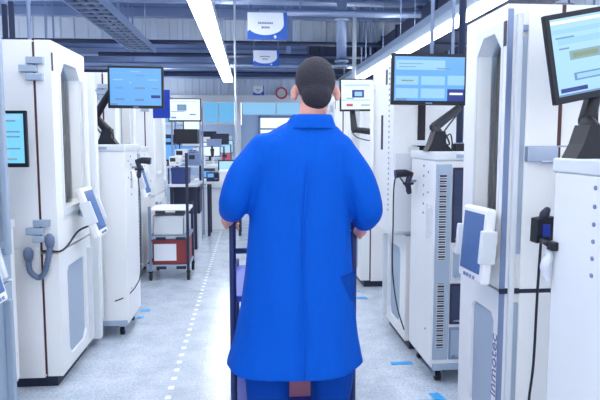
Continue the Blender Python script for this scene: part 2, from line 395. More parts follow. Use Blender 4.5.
# ------------------------------------------------------------------ monitors
SCR = {'blue': mat('screen_blue', (100, 170, 246), .3, emit=.92), 'pale': mat('screen_pale', (164, 212, 246), .3, emit=.95),
       'white': mat('screen_white', (222, 240, 252), .3, emit=1.0), 'cyan': mat('screen_cyan', (120, 205, 245), .3, emit=.95)}
UI = [mat('ui_light', (148, 202, 250), .3, emit=.95), mat('ui_slate', (105, 142, 190), .3, emit=.9), mat('ui_navy', (22, 48, 140), .3, emit=.9),
      mat('ui_red', (200, 80, 110), .3, emit=.9), mat('ui_sage', (130, 165, 175), .3, emit=.9), mat('ui_olive', (130, 150, 120), .3, emit=.9), mat('ui_white', (235, 244, 255), .3, emit=1)]
def monitor(c, wd, ht, yaw, tilt, roll, base, scr, ui, label, elbow=None, conn=(0, -.3), foot='cone', grp='flat monitors on black arms'):
    """c: centre of the screen; yaw 0 faces -Y (to the viewpoint)"""
    t = thing('monitor', label, 'monitor', base, grp)
    M = Matrix.Translation(c) @ Euler((R(tilt), 0, R(yaw)), 'XYZ').to_matrix().to_4x4() @ Matrix.Rotation(R(roll), 4, 'Y')
    b = .018*wd/.45
    h = MB(M=M); h.box(-wd/2, wd/2, 0, .022, -ht/2, ht/2, .004); h.box(-wd*.33, wd*.33, .02, .05, -ht*.33, ht*.33, .01); hs = h.build('housing', BLACK, t)
    m = MB(M=M); m.box(-wd/2+b, wd/2-b, -.0015, .002, -ht/2+b*1.35, ht/2-b)
    iw, ih = wd-2*b, ht-2.35*b
    for (u0, v0, u1, v1, ci) in ui:
        m.mi = ci+1; lay = -.0018-.0003*(1+ui.index((u0, v0, u1, v1, ci)) % 7)
        m.box(-iw/2+u0*iw, -iw/2+u1*iw, lay, -.0005, -ht/2+b*1.35+v0*ih, -ht/2+b*1.35+v1*ih)
    m.build('screen', [SCR[scr]]+UI, t)
    m = MB(M=M); m.box(-.02, .02, -.0012, .001, -ht/2+b*.4, -ht/2+b*.8); m.build('badge', BGREY, hs)
    back = M @ Vector((conn[0]*wd, .06, conn[1]*ht))
    bs = Vector(base)
    el = Vector(elbow) if elbow else (back+bs)/2+Vector((0, .05, .05))
    if foot == 'cone':
        bx, by, bz = bs
        q = MB(); q.prism([(bx-.075, bz), (bx+.075, bz), (bx+.035, bz+.05), (bx+.03, bz+.115), (bx-.03, bz+.115), (bx-.05, bz+.05)], 1, by-.05, by+.05)
        q.build('arm_base', BLACK, t)
        st = bs+Vector((0, 0, .10))
    else:
        q = MB(); q.tube([bs, bs+Vector((0, 0, .1))], .03, 12); q.build('arm_base', BLACK, t); st = bs+Vector((0, 0, .09))
    MB().tube([st, st*.5+el*.5, el], (.034, .03, .026), 10, ball=True).build('lower_arm', BLACK, t)
    MB().tube([el, el*.5+back*.5, back], (.03, .027, .024), 10, ball=True).build('upper_arm', BLACK, t)
    k = smooth_path([st+Vector((.03, -.05, 0)), st+Vector((.05, -.06, -.06)), el+Vector((.02, -.04, -.07)), back+Vector((0, .0, -.03))])
    MB().tube(k, .005, 6).build('lead', CABLE, t)
    return t
GRIDUI = lambda hi: ([(0.0, .9, 1, 1, 0)] + [(.06+.33*c, .04+.27*r, .30+.33*c, .22+.27*r, 0) for c in range(3) for r in range(3)] +
                     [(.10+.33*c, .10+.27*r, .24+.33*c, .13+.27*r, hi[c][r]) for c in range(3) for r in range(3)])
ui_left = [(.5, .80, .68, .82, 1), (.48, .44, .68, .49, 1), (.48, .12, .66, .18, 1), (.10, .14, .28, .19, 1), (.10, .45, .26, .48, 1), (.80, .20, .98, .28, 2), (.82, .44, .95, .47, 1),
           (.06, .68, .26, .70, 0), (.74, .68, .94, .70, 0), (.38, .60, .42, .63, 0), (0, 0, .14, .05, 1), (.40, .9, .6, .915, 0)]
ui_red = [(.02, .70, .72, .92, 0), (.02, .36, .34, .56, 0), (.38, .36, .72, .56, 0), (.02, .06, .34, .28, 0), (.38, .06, .72, .28, 0), (.76, .36, 1, .58, 0),
          (.10, .44, .27, .47, 5), (.48, .44, .66, .47, 5), (.81, .45, .97, .48, 4), (.11, .11, .29, .20, 3), (.49, .13, .66, .155, 4), (.60, .72, .78, .745, 1),
          (.76, 0, 1, .27, 2), (.79, .14, .98, .19, 6), (.79, .20, .88, .22, 1), (.03, 0, .18, .05, 1), (.06, .83, .4, .845, 1), (.06, .76, .3, .775, 1)]
ui_big = [(0, .93, 1, .97, 6), (0, .80, 1, .86, 0), (.05, .66, 1, .74, 0), (.14, .45, .43, .57, 4), (.17, .48, .40, .54, 5), (.16, .18, .5, .28, 1), (.18, .20, .46, .26, 0), (.02, .045, .27, .10, 2),
          (0, 0, 1, .025, 1), (.6, .7, .95, .72, 1), (.55, .45, .95, .57, 0), (.03, .74, .2, .76, 1), (.05, .60, .14, .62, 1)]
ui_far = [(.34, .40, .72, .66, 2), (.42, .45, .66, .6, 0), (.16, .36, .4, .39, 1), (.16, .1, .36, .19, 3), (.62, .12, .9, .16, 4), (.1, .8, .9, .84, 0), (0, .3, 1, .33, 0)]
ui_mid = [(.26, .45, .56, .75, 1), (.32, .52, .5, .68, 4), (.06, .40, .5, .43, 1), (.06, .08, .22, .16, 1), (.66, .24, .86, .30, 1), (.1, .88, .9, .9, 0)]
ui_list = [(.05, .88, .95, .97, 0), (.3, .84, .9, .87, 1), (.05, .62, .95, .65, 1), (.05, .52, .95, .55, 1), (.05, .42, .7, .45, 1), (.05, .28, .95, .31, 1), (.05, .18, .8, .21, 0), (.2, .06, .9, .1, 4)]

# ------------------------------------------------------------------ test chambers
def control_panel(t, fr, y, z, d=-.14, yaw=42, tilt=14, wd=.20, ht=.32):
    s, xf = fr
    c = Vector((s*(xf+d), y, z))
    # faces the aisle and the viewpoint: local -Y is the screen side
    M = Matrix.Translation(c) @ Matrix.Rotation(R(-yaw*s), 4, 'Z') @ Matrix.Rotation(R(-tilt), 4, 'X')
    h = MB(M=M); h.box(-wd/2, wd/2, 0, .045, -ht/2, ht/2, .012); cp = h.build('control_panel', WHITE, t)
    m = MB(M=M); m.box(-wd/2+.022, wd/2-.022, -.003, .004, -ht/2+.04, ht/2-.025, .002); m.build('screen', [mat('panel_screen', (78, 110, 164), .12)], cp)
    for sx in (-1, 1): MB(M=M).box(sx*wd/2-.012, sx*wd/2+.012, -.02, .05, -ht*.22, ht*.22, .006).build('grip', OFFWH, cp)
    m = MB(M=M)
    for k in range(4): m.box(-.05+k*.03, -.034+k*.03, -.0045, .002, -ht/2+.012, -ht/2+.026)
    m.build('key', BGREY, cp)
    back = M @ Vector((0, .045, -.02)); k = MB(); k.tube([back, Vector((s*(xf+.005), back.y+.05, back.z+.02))], .02, 10); k.build('bracket', GREY, cp)
def chamber(s, xf, y0, y1, label, zt=1.97, updoor=0.0, hose=False, panel=None, lettering=None, depth=.95, near=True, cable=False, column=False, hf=(.24, .26), bars=True, window=True, skin=None):
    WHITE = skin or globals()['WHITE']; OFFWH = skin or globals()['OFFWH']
    fr = (s, xf); t = thing('test_chamber', label, 'test chamber', (s*(xf+depth/2), (y0+y1)/2, 0), 'tall white test chambers'); B = lambda: MB(fr)
    W = y1-y0; zs = .79
    B().box(.04, depth-.03, y0+.03, y1-.03, 0, .075).build('plinth', DARK, t)
    m = B(); m.box(.10, depth, y0, y1, .06, zs+.03, .006); m.box(.46, depth, y0, y1, zs+.03, zt, .006)
    m.box(.10, .46, y0, y0+.05, zs+.03, zt); m.box(.10, .46, y1-.05, y1, zs+.03, zt); m.box(.10, .46, y0+.05, y1-.05, zt-.06, zt); m.build('body', WHITE, t)
    hy0, hy1, hz0, hz1 = y0+W*hf[0], y1-W*hf[1], 1.03, 1.87
    li = B(); li.box(.44, .458, y0+.05, y1-.05, zs+.04, zt-.06); li.box(.12, .44, y0+.052, y0+.058, zs+.04, zt-.06); li.box(.12, .44, y1-.058, y1-.052, zs+.04, zt-.06); li.build('liner', OFFWH, t)
    B().box(.14, .36, y0+.10, y1-.10, zt-.075, zt-.061).build('added_lamp_strip', mat('added_lamp_strip', (225, 240, 255), .5, emit=16), t)  # glowing strip added inside to lighten the view through the window
    for z in (1.12, 1.38, 1.64):
        m = B()
        for k in range(7): m.box(.13+k*.045, .138+k*.045, y0+.06, y1-.06, z, z+.008)
        m.box(.13, .42, y0+.06, y0+.07, z-.01, z+.012); m.box(.13, .42, y1-.07, y1-.06, z-.01, z+.012); m.box(.2, .36, y0+.15, y1-.15, z+.012, z+.09); m.build('rack_shelf', STEEL, t)
    g = B(); g.ring(y0+.008, y1-.008, zs+.015, zt-.008, hy0-.02, hy1+.02, hz0-.02, hz1+.02, .05, .02, .084, .101); g.box(.084, .101, y0+.008, y1-.008, .08, zs-.01); g.build('gasket', BROWN, t)
    ud = B()
    if window: ud.ring(y0, y1, zs+.008, zt, hy0, hy1, hz0, hz1, .07, .02, updoor, .085)
    else: ud.box(updoor, .085, y0, y1, zs+.008, zt, .006)
    ud = ud.build('upper_door', WHITE, t)
    if not window:
        for (ya, yb, za, zb) in ((.16, .20, 1.80, 1.90), (.28, .33, 1.36, 1.60)): B().box(updoor-.004, updoor+.004, y0+ya, y0+yb, za, zb).build('vent_slot', BLACK, ud)
        z = .95
        while z < 1.9: B().box(updoor-.004, updoor+.004, y0+.085, y0+.10, z, z+.012).build('rivet', BGREY, ud); z += .035
        B().box(.03, .05, y0-.004, y0+.004, .57, .68).build('vent_slot', BLACK, t)
        B().box(-.09, .06, y0-.03, y0+.001, zs+.03, zs+.55, .006).build('side_box', OFFWH, t)
    else: B().box(.062, .068, hy0-.003, hy1+.003, hz0-.003, hz1+.003).build('window_glass', GLASS, ud)
    if window:
      m = B(); m.ring(hy0-W*.035, hy1+W*.035, .985, 1.905, hy0-.001, hy1+.001, hz0-.001, hz1+.001, .07, .02, updoor-.006, updoor+.004); m.build('window_trim', OFFWH, ud)
    ld = B(); ld.ring(y0, y1, .07, zs-.004, hy0, hy1, .14, .68, .03, .05, 0, .085); ld = ld.build('lower_door', WHITE, t)
    B().box(.014, .03, hy0-.002, hy1+.002, .138, .682).build('inset_panel', GREY, ld)
    m = B(); m.box(updoor-.035, updoor-.012, y1-.10, y1-.065, .92, 1.86, .006); 
    for z in (.95, 1.8): m.box(updoor-.02, updoor+.003, y1-.095, y1-.07, z, z+.03)
    if bars: m.build('handle', WHITE, ud)
    m = B() if bars else MB(fr); m.box(-.03, .002, y1-.1, y1-.065, .1, .72, .006); m.build('handle', OFFWH, ld) if bars else m.bm.free()
    m = B(); m.box(updoor-.003, updoor+.004, y0+.006, y0+.03, zt-.165, zt-.065); m.build('vent_slot', DARK, ud)
    if near:
        for z in (1.825, .93):
            m = B()
            for k, (da, db) in enumerate(((.035, .125), (.07, .165), (.04, .13))): m.box(da, db, y0-.03, y0+.003, z+.032-k*.044-.019, z+.032-k*.044+.019, .004)
            m.build('hinge', GREY, t)
    if hose:
        y = y0-.035
        pth = smooth_path([(.152, y, .80), (.153, y, .765), (.148, y, .70), (.118, y, .665), (.092, y, .66), (.066, y, .69), (.05, y, .75), (.036, y, .82), (.034, y, .855)], 7)
        rad = [.0145+.0025*(k % 2) for k in range(len(pth))]
        hs = MB(fr); hs.tube(pth, rad, 10); hs = hs.build('drain_hose', HOSE, t)
        for p in ((.152, y, .785), (.034, y, .86)):
            q = B(); q.tube([(p[0], p[1], p[2]-.03), (p[0], p[1], p[2]), (p[0], p[1], p[2]+.025), (p[0], p[1], p[2]+.045)], (.02, .027, .026, .012), 12); q.build('coupling', HOSE, hs)
            q = B(); q.tube([(p[0], p[1], p[2]+.01), (p[0], y0+.005, p[2]+.01)], .016, 10); q.build('stub', BGREY, hs)
    if column:
        B().box(-.05, .06, y1+.012, y1+.075, .06, 1.87, .006).build('side_column', OFFWH, t)
        B().box(-.02, .3, y1+.075, y1+.15, .05, 1.85, .006).build('side_column', GREY, t)
        B().box(-.062, -.045, y1+.03, y1+.055, .2, 1.75, .004).build('column_strip', WHITE, t)
    if cable:
        q = B(); q.tube(smooth_path([(.09, y0-.012, .805), (.03, y0-.02, .805), (-.012, y0+.0, .80), (-.02, y0+.12, .815), (-.03, y0+.30, .87), (-.10, y0+.38, .90)], 6), .006, 6); q.build('cable', CABLE, t)
    if panel: control_panel(t, fr, **panel)
    if lettering:
        y, z, h = lettering
        # letters climb the door edge, their tops towards the viewpoint side
        M = Matrix.Translation((s*(xf-.002), y, z)) @ Matrix(((0, 0, -s, 0), (0, 1, 0, 0), (1, 0, 0, 0), (0, 0, 0, 1)))
        M = Matrix.Translation((s*(xf-.002), y, z)) @ (Matrix(((0, 0, -1, 0), (0, 1, 0, 0), (1, 0, 0, 0), (0, 0, 0, 1))) if s > 0 else Matrix(((0, 0, 1, 0), (0, -1, 0, 0), (1, 0, 0, 0), (0, 0, 0, 1))))
        text_part('inmotec', h, M, 'lettering', LETTER, ld)
    return t
PN = dict(z=.975)
def edge_profile(t, s, xf, y0):
    B = lambda: MB((s, xf))
    m = B(); m.box(.0, .022, y0-.006, y0+.002, .09, 1.95); m.build('edge_shade_strip', BGREY, t)  # blue-grey strip paints in the shading of the door's near edge
    m = B(); m.box(.034, .058, y0-.022, y0+.002, .10, 1.93, .005); m.build('edge_profile', OFFWH, t)
    m = B(); m.box(.06, .082, y0-.008, y0+.003, .16, .74, .003); m.box(.06, .082, y0-.010, y0+.003, .95, 1.84, .003); m.build('edge_groove', GREY, t)
    m = B(); m.box(.052, .08, y0-.02, y0+.004, 1.86, 1.885, .003); m.build('latch', BGREY, t)

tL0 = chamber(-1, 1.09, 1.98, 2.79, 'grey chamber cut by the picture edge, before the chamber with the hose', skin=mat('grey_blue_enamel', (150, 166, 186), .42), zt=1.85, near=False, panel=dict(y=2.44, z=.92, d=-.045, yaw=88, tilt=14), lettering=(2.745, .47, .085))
MB((-1, 1.09)).box(-.004, .004, 2.69, 2.755, 1.735, 1.805).build('vent_slot', DARK, tL0)
t = thing('junction_box', 'dark junction box on top of the chamber cut by the picture edge', 'junction box', (-1.2, 2.66, 1.85))
MB().box(-1.32, -1.115, 2.58, 2.76, 1.851, 1.925, .006).build('case', DARK, t)
m = MB(); m.tube([(-1.22, 2.66, 1.92), (-1.22, 2.66, 2.2), (-1.23, 2.66, HI)], .008, 8); m.build('conduit', DPIPE, t)
tL1 = chamber(-1, 1.085, 3.45, 4.12, 'tall white chamber with a U-shaped corrugated hose on its side', hose=True, column=True, panel=dict(y=3.84, z=.985, d=-.115, yaw=90, tilt=19, wd=.23), cable=True, hf=(.22, .22))
chamber(-1, 1.09, 5.02, 5.78, 'white chamber behind the blue-screen monitor, carrying the blue plate', panel=dict(y=5.5, z=1.07, d=-.14, yaw=86, tilt=16))
chamber(-1, 1.09, 6.95, 7.75, 'farthest white chamber of the hose side, beyond the red-bin cart', panel=None)
tR0 = chamber(1, 1.04, 2.40, 2.86, 'white chamber with lettering on its door beside the closest large monitor', panel=dict(y=2.50, z=.98, d=-.085, yaw=86, tilt=4, wd=.235), lettering=(2.428, .46, .085), near=False, hf=(.10, .34), bars=False)
edge_profile(tR0, 1, 1.04, 2.40)
m = MB((1, 1.04)); m.box(.083, .222, 2.388, 2.405, .80, 1.968, .004); m.build('side_cover', WHITE, tR0)
m = MB((1, 1.04)); m.box(.083, .222, 2.388, 2.405, .08, .782, .004); m.build('side_cover', WHITE, tR0)
m = MB((1, 1.04)); m.box(.0, .236, 2.392, 2.405, .78, .802); m.build('door_gap', DARK, tR0)
m = MB((1, 1.04)); m.box(.222, .24, 2.394, 2.402, .08, 1.968); m.build('gasket', BROWN, tR0)
m = MB((1, 1.04)); m.box(.085, .215, 2.36, 2.40, 1.335, 1.40, .004); m.box(.21, .25, 2.355, 2.362, 1.395, 1.402); m.tube([(.14, 2.352, 1.335), (.26, 2.352, 1.335)], .006, 8); hb = m.build('hinge', STEEL, tR0)
m = MB(); m.tube(smooth_path([(1.165, 2.30, 1.03), (1.163, 2.31, .8), (1.168, 2.33, .5), (1.158, 2.34, .3), (1.17, 2.35, .02)], 6), .0055, 6); m.build('cable', CABLE, tR0)
tR1 = chamber(1, 1.035, 3.89, 4.53, 'white chamber with a protruding upper door behind the red-button screen', updoor=-.105, near=False, window=False)
m = MB((1, 1.035)); m.box(.062, .112, 3.882, 3.90, .83, 1.96); m.build('gasket', mat('dark_gasket', (34, 28, 40), .7), tR1)
for z in (1.80, 1.39):
    m = MB((1, 1.035)); m.box(.03, .125, 3.862, 3.884, z, z+.035, .004); m.box(.0, .07, 3.864, 3.884, z-.045, z-.008, .004); m.build('hinge', OFFWH, tR1)
chamber(1, 1.06, 5.66, 6.3, 'white chamber just beyond the person\'s elbow with the far small screen', near=True)
chamber(1, 1.04, 7.3, 8.0, 'farthest white chamber of the row, seen past the person\'s head', near=False)

# ------------------------------------------------------------------ rack cabinets
def rack(s, xf, y0, y1, label, zt=1.36, depth=.6, modules=True, handle=True):
    fr = (s, xf); B = lambda: MB(fr); t = thing('rack_cabinet', label, 'cabinet', (s*(xf+depth/2), (y0+y1)/2, 0), 'white instrument racks on casters')
    B().box(.0, depth, y0, y1, .10, zt-.05, .006).build('body', WHITE, t)
    B().box(-.006, depth+.01, y0-.008, y1+.008, zt-.05, zt, .006).build('top_slab', OFFWH, t)
    B().box(.01, depth-.01, y0-.006, y1, .085, .125, .004).build('base_rail', GREY, t)
    for da in (.06, depth-.08):
        for ya in (y0+.06, y1-.06):
            c = B(); c.tube([(da-.014, ya, .035), (da+.014, ya, .035)], .034, 14); ca = c.build('caster', RUBBER, t)
            c = B(); c.box(da-.022, da+.022, ya-.02, ya+.02, .065, .088); c.box(da-.022, da-.017, ya-.014, ya+.014, .03, .07); c.box(da+.017, da+.022, ya-.014, ya+.014, .03, .07); c.build('caster_fork', STEEL, ca)
    yy = y0+(y1-y0)*.42; dz = zt-1.36
    for z in (1.272, 1.212, 1.155, 1.10, 1.045, .99): B().tube([(-.004, yy, z+dz), (.003, yy, z+dz)], .0075, 8).build('screw', BGREY, t)
    for z in (1.24, 1.12, .30): B().tube([(-.004, yy-.09, z+dz), (.003, yy-.09, z+dz)], .006, 8).build('screw', BGREY, t)
    if handle:
        h = B(); h.box(-.024, -.014, y0+.05, y0+.075, .86, 1.06, .004); h.box(-.02, .003, y0+.052, y0+.073, .87, .89); h.box(-.02, .003, y0+.052, y0+.073, 1.03, 1.05); h.build('handle', OFFWH, t)
    B().box(.12, .36, y0-.0105, y0-.007, zt-.036, zt-.016).build('nameplate', GREY, t)
    if modules:
        fp = B(); fp.box(.008, .098, y0-.008, y0+.002, .15, zt-.07, .003); fp = fp.build('vent_panel', GREY, t)
        for za, zb in ((.22, .60), (.74, 1.22)):
            v = B(); v.mi = 1; v.box(.026, .07, y0-.0088, y0-.0075, za-.004, zb+.004); v.mi = 0
            z = za; k = 0
            while z < zb:
                hh = (.006, .011, .004, .009)[k % 4]; v.box(.028, .068, y0-.011, y0-.006, z, z+hh); z += hh+.007; k += 1
            v.build('vent_slat', [DARK, OFFWH], fp)
        for (za, zb, mm) in ((.84, 1.27, DARK), (.62, .80, OFFWH), (.36, .60, DARK), (.15, .34, BGREY)):
            q = B(); q.box(.105, depth-.02, y0-.010, y0+.002, za, zb, .003); q = q.build('instrument_module', mm, t)
            g = B(); z = za+.03; g.box(.115, depth-.03, y0-.0108, y0-.0095, za+.02, zb-.015)
            while z < zb-.02:
                for k in range(9): g.box(.122+k*.05, .155+k*.05, y0-.0125, y0-.009, z, z+.007)
                z += .028
            g.build('grille', mat('slate_grille', (52, 62, 96), .5) if mm is DARK else GREY, q)
            g = B(); g.tube([(.13, y0-.01, za+.02), (.13, y0-.04, za+.03), (depth-.06, y0-.04, za+.03), (depth-.06, y0-.01, za+.02)], .006, 6); g.build('module_handle', STEEL, q)
    return t
rack(1, 1.09, 1.62, 2.07, 'plain white rack under the closest large monitor, at the picture edge', modules=False, handle=False)
rack(1, 1.04, 3.32, 3.81, 'rack with dark instrument modules under the screen with the red button')
rack(1, 1.30, 4.95, 5.4, 'rack hidden between two chambers under the far small screen')
rack(-1, .885, 4.34, 4.82, 'white rack on casters under the blue-screen monitor by the hose chamber', zt=1.395, depth=.62, modules=False, handle=False)
rack(-1, 1.29, 2.95, 3.36, 'rack behind the edge-cut chamber under the half-hidden cyan screen', zt=1.0, modules=False, handle=False)
rack(-1, 1.12, 6.3, 6.75, 'white rack behind the red-bin cart between two chambers')

# monitors on the racks
monitor((1.242, 2.03, 1.734), .45, .305, 6, 0, -11, (1.175, 2.0, 1.36), 'pale', ui_big, 'closest large monitor, tilted, pale screen, cut by the picture edge', elbow=(1.20, 2.07, 1.49), conn=(.0, -.25))
monitor((1.068, 3.55, 1.785), .462, .302, 0, 0, .4, (1.098, 3.46, 1.36), 'blue', ui_red, 'monitor with a red button and navy corner on its light blue screen', elbow=(1.085, 3.49, 1.50), conn=(.43, -.56))
monitor((.945, 5.3, 1.825), .31, .285, 4, 0, -1, (1.37, 5.12, 1.36), 'white', ui_far, 'far small monitor with white screen beside the person\'s head', elbow=(.92, 5.28, 1.52), conn=(-.1, -.45))
monitor((-.828, 4.52, 1.81), .40, .305, 0, 0, .5, (-1.045, 4.56, 1.395), 'blue', ui_left, 'monitor with dark frame and sky-blue grid screen on the casters rack', elbow=(-1.145, 4.61, 1.60), conn=(-.44, .0))
monitor((-1.34, 3.2, 1.43), .40, .29, 0, 0, 0, (-1.42, 3.1, 1.0), 'cyan', ui_list, 'half-hidden monitor with a cyan list, behind the edge-cut chamber', elbow=(-1.4, 3.25, 1.2), conn=(0, -.2))

t = thing('power_adapter', 'small black box on the rack below the red-button screen', 'adapter', (1.2, 3.44, 1.36))
MB().box(1.185, 1.255, 3.40, 3.48, 1.3605, 1.405, .005).build('case', BLACK, t)
MB().tube(smooth_path([(1.18, 3.44, 1.40), (1.16, 3.42, 1.46), (1.13, 3.42, 1.43), (1.135, 3.43, 1.375), (1.16, 3.41, 1.366)], 5), .004, 6).build('lead', CABLE, t)
# plate behind the blue-screen monitor
t = thing('blue_plate', 'royal blue plate sticking out behind the sky-blue grid monitor', 'sign', (-.85, 5.2, 1.61))
MB().box(-.815, -.672, 5.195, 5.21, 1.612, 1.85, .003).build('plate', ROYAL, t)
MB().box(-1.09, -.78, 5.212, 5.225, 1.70, 1.76).build('bracket', STEEL, t)

# ------------------------------------------------------------------ hand scanners in holders
def scanner(o, s, label, loop, rest=1):
    """o: the holder's fixing point on a cabinet face; s=+1 on the row whose fronts face -X"""
    t = thing('barcode_scanner', label, 'barcode scanner', o, 'black hand scanners in holders'); o = Vector(o)
    V = lambda x, y, z: o+Vector((-s*x, y, z))
    MB().tube([V(-.004, 0, -.02), V(.03, 0, -.02), V(.055, -.01, -.03)], .009, 8).build('bracket', STEEL, t)
    q = MB(); q.tube([V(.055-.028*math.cos(a), -.01-.028*math.sin(a), -.035) for a in [k/14*5.2 for k in range(15)]], .008, 8); q.build('holder', BLACK, t)
    h = MB(); h.tube([V(.03, -.01, .018), V(.075, -.012, .03), V(.12, -.015, .028), V(.14, -.016, .024)], (.018, .024, .026, .027), 12); hd = h.build('head', BLACK, t)
    MB().tube([V(.139, -.016, .024), V(.143, -.016, .024)], .022, 12).build('lens', mat('scanner_lens', (60, 80, 150), .1), hd)
    MB().tube([V(.045, -.01, .02), V(.058, -.01, -.03), V(.050, -.01, -.085), V(.045, -.01, -.10)], (.02, .017, .018, .014), 10).build('grip', DARK, t)
    MB().tube(smooth_path(loop, 7), .0045, 6).build('cord', CABLE, t)
scanner((1.043, 3.70, 1.19), 1, 'black hand scanner beside the rack with instrument modules', [(.995, 3.69, 1.09), (.985, 3.70, 1.12), (.93, 3.72, 1.20), (.905, 3.72, 1.14), (.905, 3.73, .9), (.91, 3.75, .6), (.95, 3.78, .35), (1.02, 3.85, .16)])
scanner((-.885, 4.60, 1.245), -1, 'black hand scanner on the casters rack, under the sky-blue grid monitor', [(-.84, 4.59, 1.145), (-.83, 4.58, 1.0), (-.835, 4.60, .7), (-.84, 4.58, .42), (-.86, 4.5, .34), (-.9, 4.36, .30), (-.98, 4.33, .27)])
t = thing('scanner_holster', 'black holster on a bracket arm between the lettered chamber and the closest rack', 'holster', (1.155, 2.26, 1.03)); 
q = MB(); q.prism([(1.118, 1.02), (1.20, 1.035), (1.205, 1.10), (1.185, 1.125), (1.12, 1.115)], 1, 2.24, 2.30); q.build('pocket', BLACK, t)
MB().box(1.138, 1.168, 2.233, 2.241, 1.045, 1.095, .003).build('marking', ROYAL, t)
MB().tube([(1.155, 2.27, 1.10), (1.158, 2.265, 1.135), (1.165, 2.262, 1.148)], (.02, .019, .014), 10, ball=True).build('scanner_head', DARK, t)
MB().tube([(1.135, 2.238, 1.035), (1.10, 2.14, 1.042), (1.072, 2.05, 1.048)], .011, 8).build('bracket_arm', BLACK, t)
MB().box(1.064, 1.0895, 2.02, 2.06, 1.03, 1.062, .004).build('clamp', BLACK, t)
t = thing('hanging_handset', 'white curved handset hanging below the black holster arm', 'handset', (1.07, 2.05, .92))
MB().tube(smooth_path([(1.068, 2.05, 1.025), (1.070, 2.05, 1.0), (1.058, 2.05, .975), (1.060, 2.05, .95), (1.070, 2.05, .92)], 5), [.012+.006*math.sin(k/20*3.1) for k in range(21)], 10).build('grip', OFFWH, t)
t = thing('hanging_handset', 'white handset hanging below the scanner on the casters rack', 'handset', (-.86, 4.62, 1.08))
MB().tube(smooth_path([(-.875, 4.56, 1.20), (-.862, 4.55, 1.16), (-.858, 4.55, 1.12), (-.866, 4.55, 1.07)], 5), [.011+.008*math.sin(k/15*3.1) for k in range(16)], 10).build('grip', WHITE, t)

# ------------------------------------------------------------------ floor tape
def tape(x0, x1, y0, y1, label, rot=0):
    c = Vector(((x0+x1)/2, (y0+y1)/2, 0)); o = MB(M=Matrix.Translation(c) @ Matrix.Rotation(R(rot), 4, 'Z')); o.box(-(x1-x0)/2, (x1-x0)/2, -(y1-y0)/2, (y1-y0)/2, .0002, .0022)
    tag(o.build('floor_tape', TAPE), label, 'floor tape', 'blue tape marks on the floor')
tape(.90, 1.03, 3.09, 3.115, 'thin blue tape line on the floor before the rack with instrument modules')
tape(1.0, 1.06, 3.10, 3.20, 'short wide blue tape patch at the corner of the instrument rack', 12)
tape(.89, 1.03, 3.64, 3.69, 'blue tape strip on the floor alongside the instrument rack')
tape(.88, 1.05, 5.25, 5.32, 'blue tape strip on the floor beyond the protruding-door chamber, nearer one')
tape(.86, 1.03, 5.50, 5.55, 'blue tape strip on the floor by the person\'s elbow chamber, farther one')
tape(-.93, -.85, 4.99, 5.06, 'small blue tape piece on the floor beyond the casters rack', 20)
tape(-.93, -.87, 4.80, 4.85, 'small blue tape piece on the floor against the casters rack', -15)

# ------------------------------------------------------------------ cart with the red bin
t = thing('trolley', 'three-shelf trolley holding the red-brown bin', 'trolley', (-.82, 6.3, 0))
for x in (-1.02, -.64):
    for y in (6.13, 6.62):
        MB().box(x-.014, x+.014, y-.014, y+.014, .09, (1.30 if x > -.8 and y < 6.3 else .76), .003).build('post', DARK if x > -.8 else PIPE, t)
        c = MB(); c.tube([(x-.012, y, .042), (x+.012, y, .042)], .042, 12); c.box(x-.02, x+.02, y-.02, y+.02, .08, .095); c.build('caster', RUBBER, t)
for z in (.70, .43, .13):
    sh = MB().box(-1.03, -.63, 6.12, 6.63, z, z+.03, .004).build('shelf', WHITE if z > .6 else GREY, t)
    for x in (-.96, -.76): MB().box(x, x+.1, 6.112, 6.121, z-.012, z+.018).build('clip', DARK, sh)
def bin_(x0, x1, y0, y1, z0, z1, m, label, name='storage_bin', lab=None):
    t = thing(name, label, 'bin', ((x0+x1)/2, (y0+y1)/2, z0), 'bins on the trolley')
    q = MB(); w_ = .008; q.box(x0, x1, y0, y1, z0, z0+w_); q.box(x0, x1, y0, y0+w_, z0, z1); q.box(x0, x1, y1-w_, y1, z0, z1); q.box(x0, x0+w_, y0, y1, z0, z1); q.box(x1-w_, x1, y0, y1, z0, z1); q.build('shell', m, t)
    MB().box(x0-.006, x1+.006, y0-.006, y0+.004, z1-.02, z1).build('rim', m, t)
    if lab: MB().box(*lab, y0-.0025, y0-.0005, z0+.04, z1-.045).build('label_sheet', PAPER, t)
bin_(-.99, -.68, 6.15, 6.58, .461, .66, OFFWH, 'pale grey bin on the trolley middle shelf')
bin_(-1.0, -.645, 6.14, 6.6, .161, .42, RUST, 'red-brown bin with a white label sheet on the trolley bottom shelf', lab=(-.985, -.76))

# ------------------------------------------------------------------ work benches and equipment behind
def bench(x0, x1, y0, y1, z, label, shelf=None, closed=False):
    t = thing('work_bench', label, 'bench', ((x0+x1)/2, (y0+y1)/2, 0), 'work benches along the hall')
    MB().box(x0, x1, y0, y1, z-.035, z, .005).build('top', OFFWH, t)
    if closed: MB().box(x0+.02, x1-.02, y0+.03, y1-.03, 0.0, z-.036, .004).build('cabinet_front', WHITE, t)
    else:
        for x in (x0+.04, x1-.04):
            for y in (y0+.04, y1-.04): MB().box(x-.02, x+.02, y-.02, y+.02, 0, z-.034).build('leg', DARK, t)
    if shelf:
        sh = thing('bench_shelf', 'raised shelf on the '+label, 'shelf', ((x0+x1)/2, y1-.1, z), 'raised shelves on the benches')
        for x in (x0+.03, x1-.03): MB().box(x-.015, x+.015, y1-.08, y1-.04, z, shelf).build('upright', DARK, sh)
        MB().box(x0, x1, y1-.32, y1-.02, shelf-.02, shelf, .003).build('board', BGREY, sh)
    return t
bench(-1.06, -.68, 7.85, 8.7, .86, 'dark-framed bench just beyond the trolley', shelf=1.10)
bench(-.88, -.15, 9.6, 10.6, .70, 'closed white bench at the end of the dotted line', closed=True)
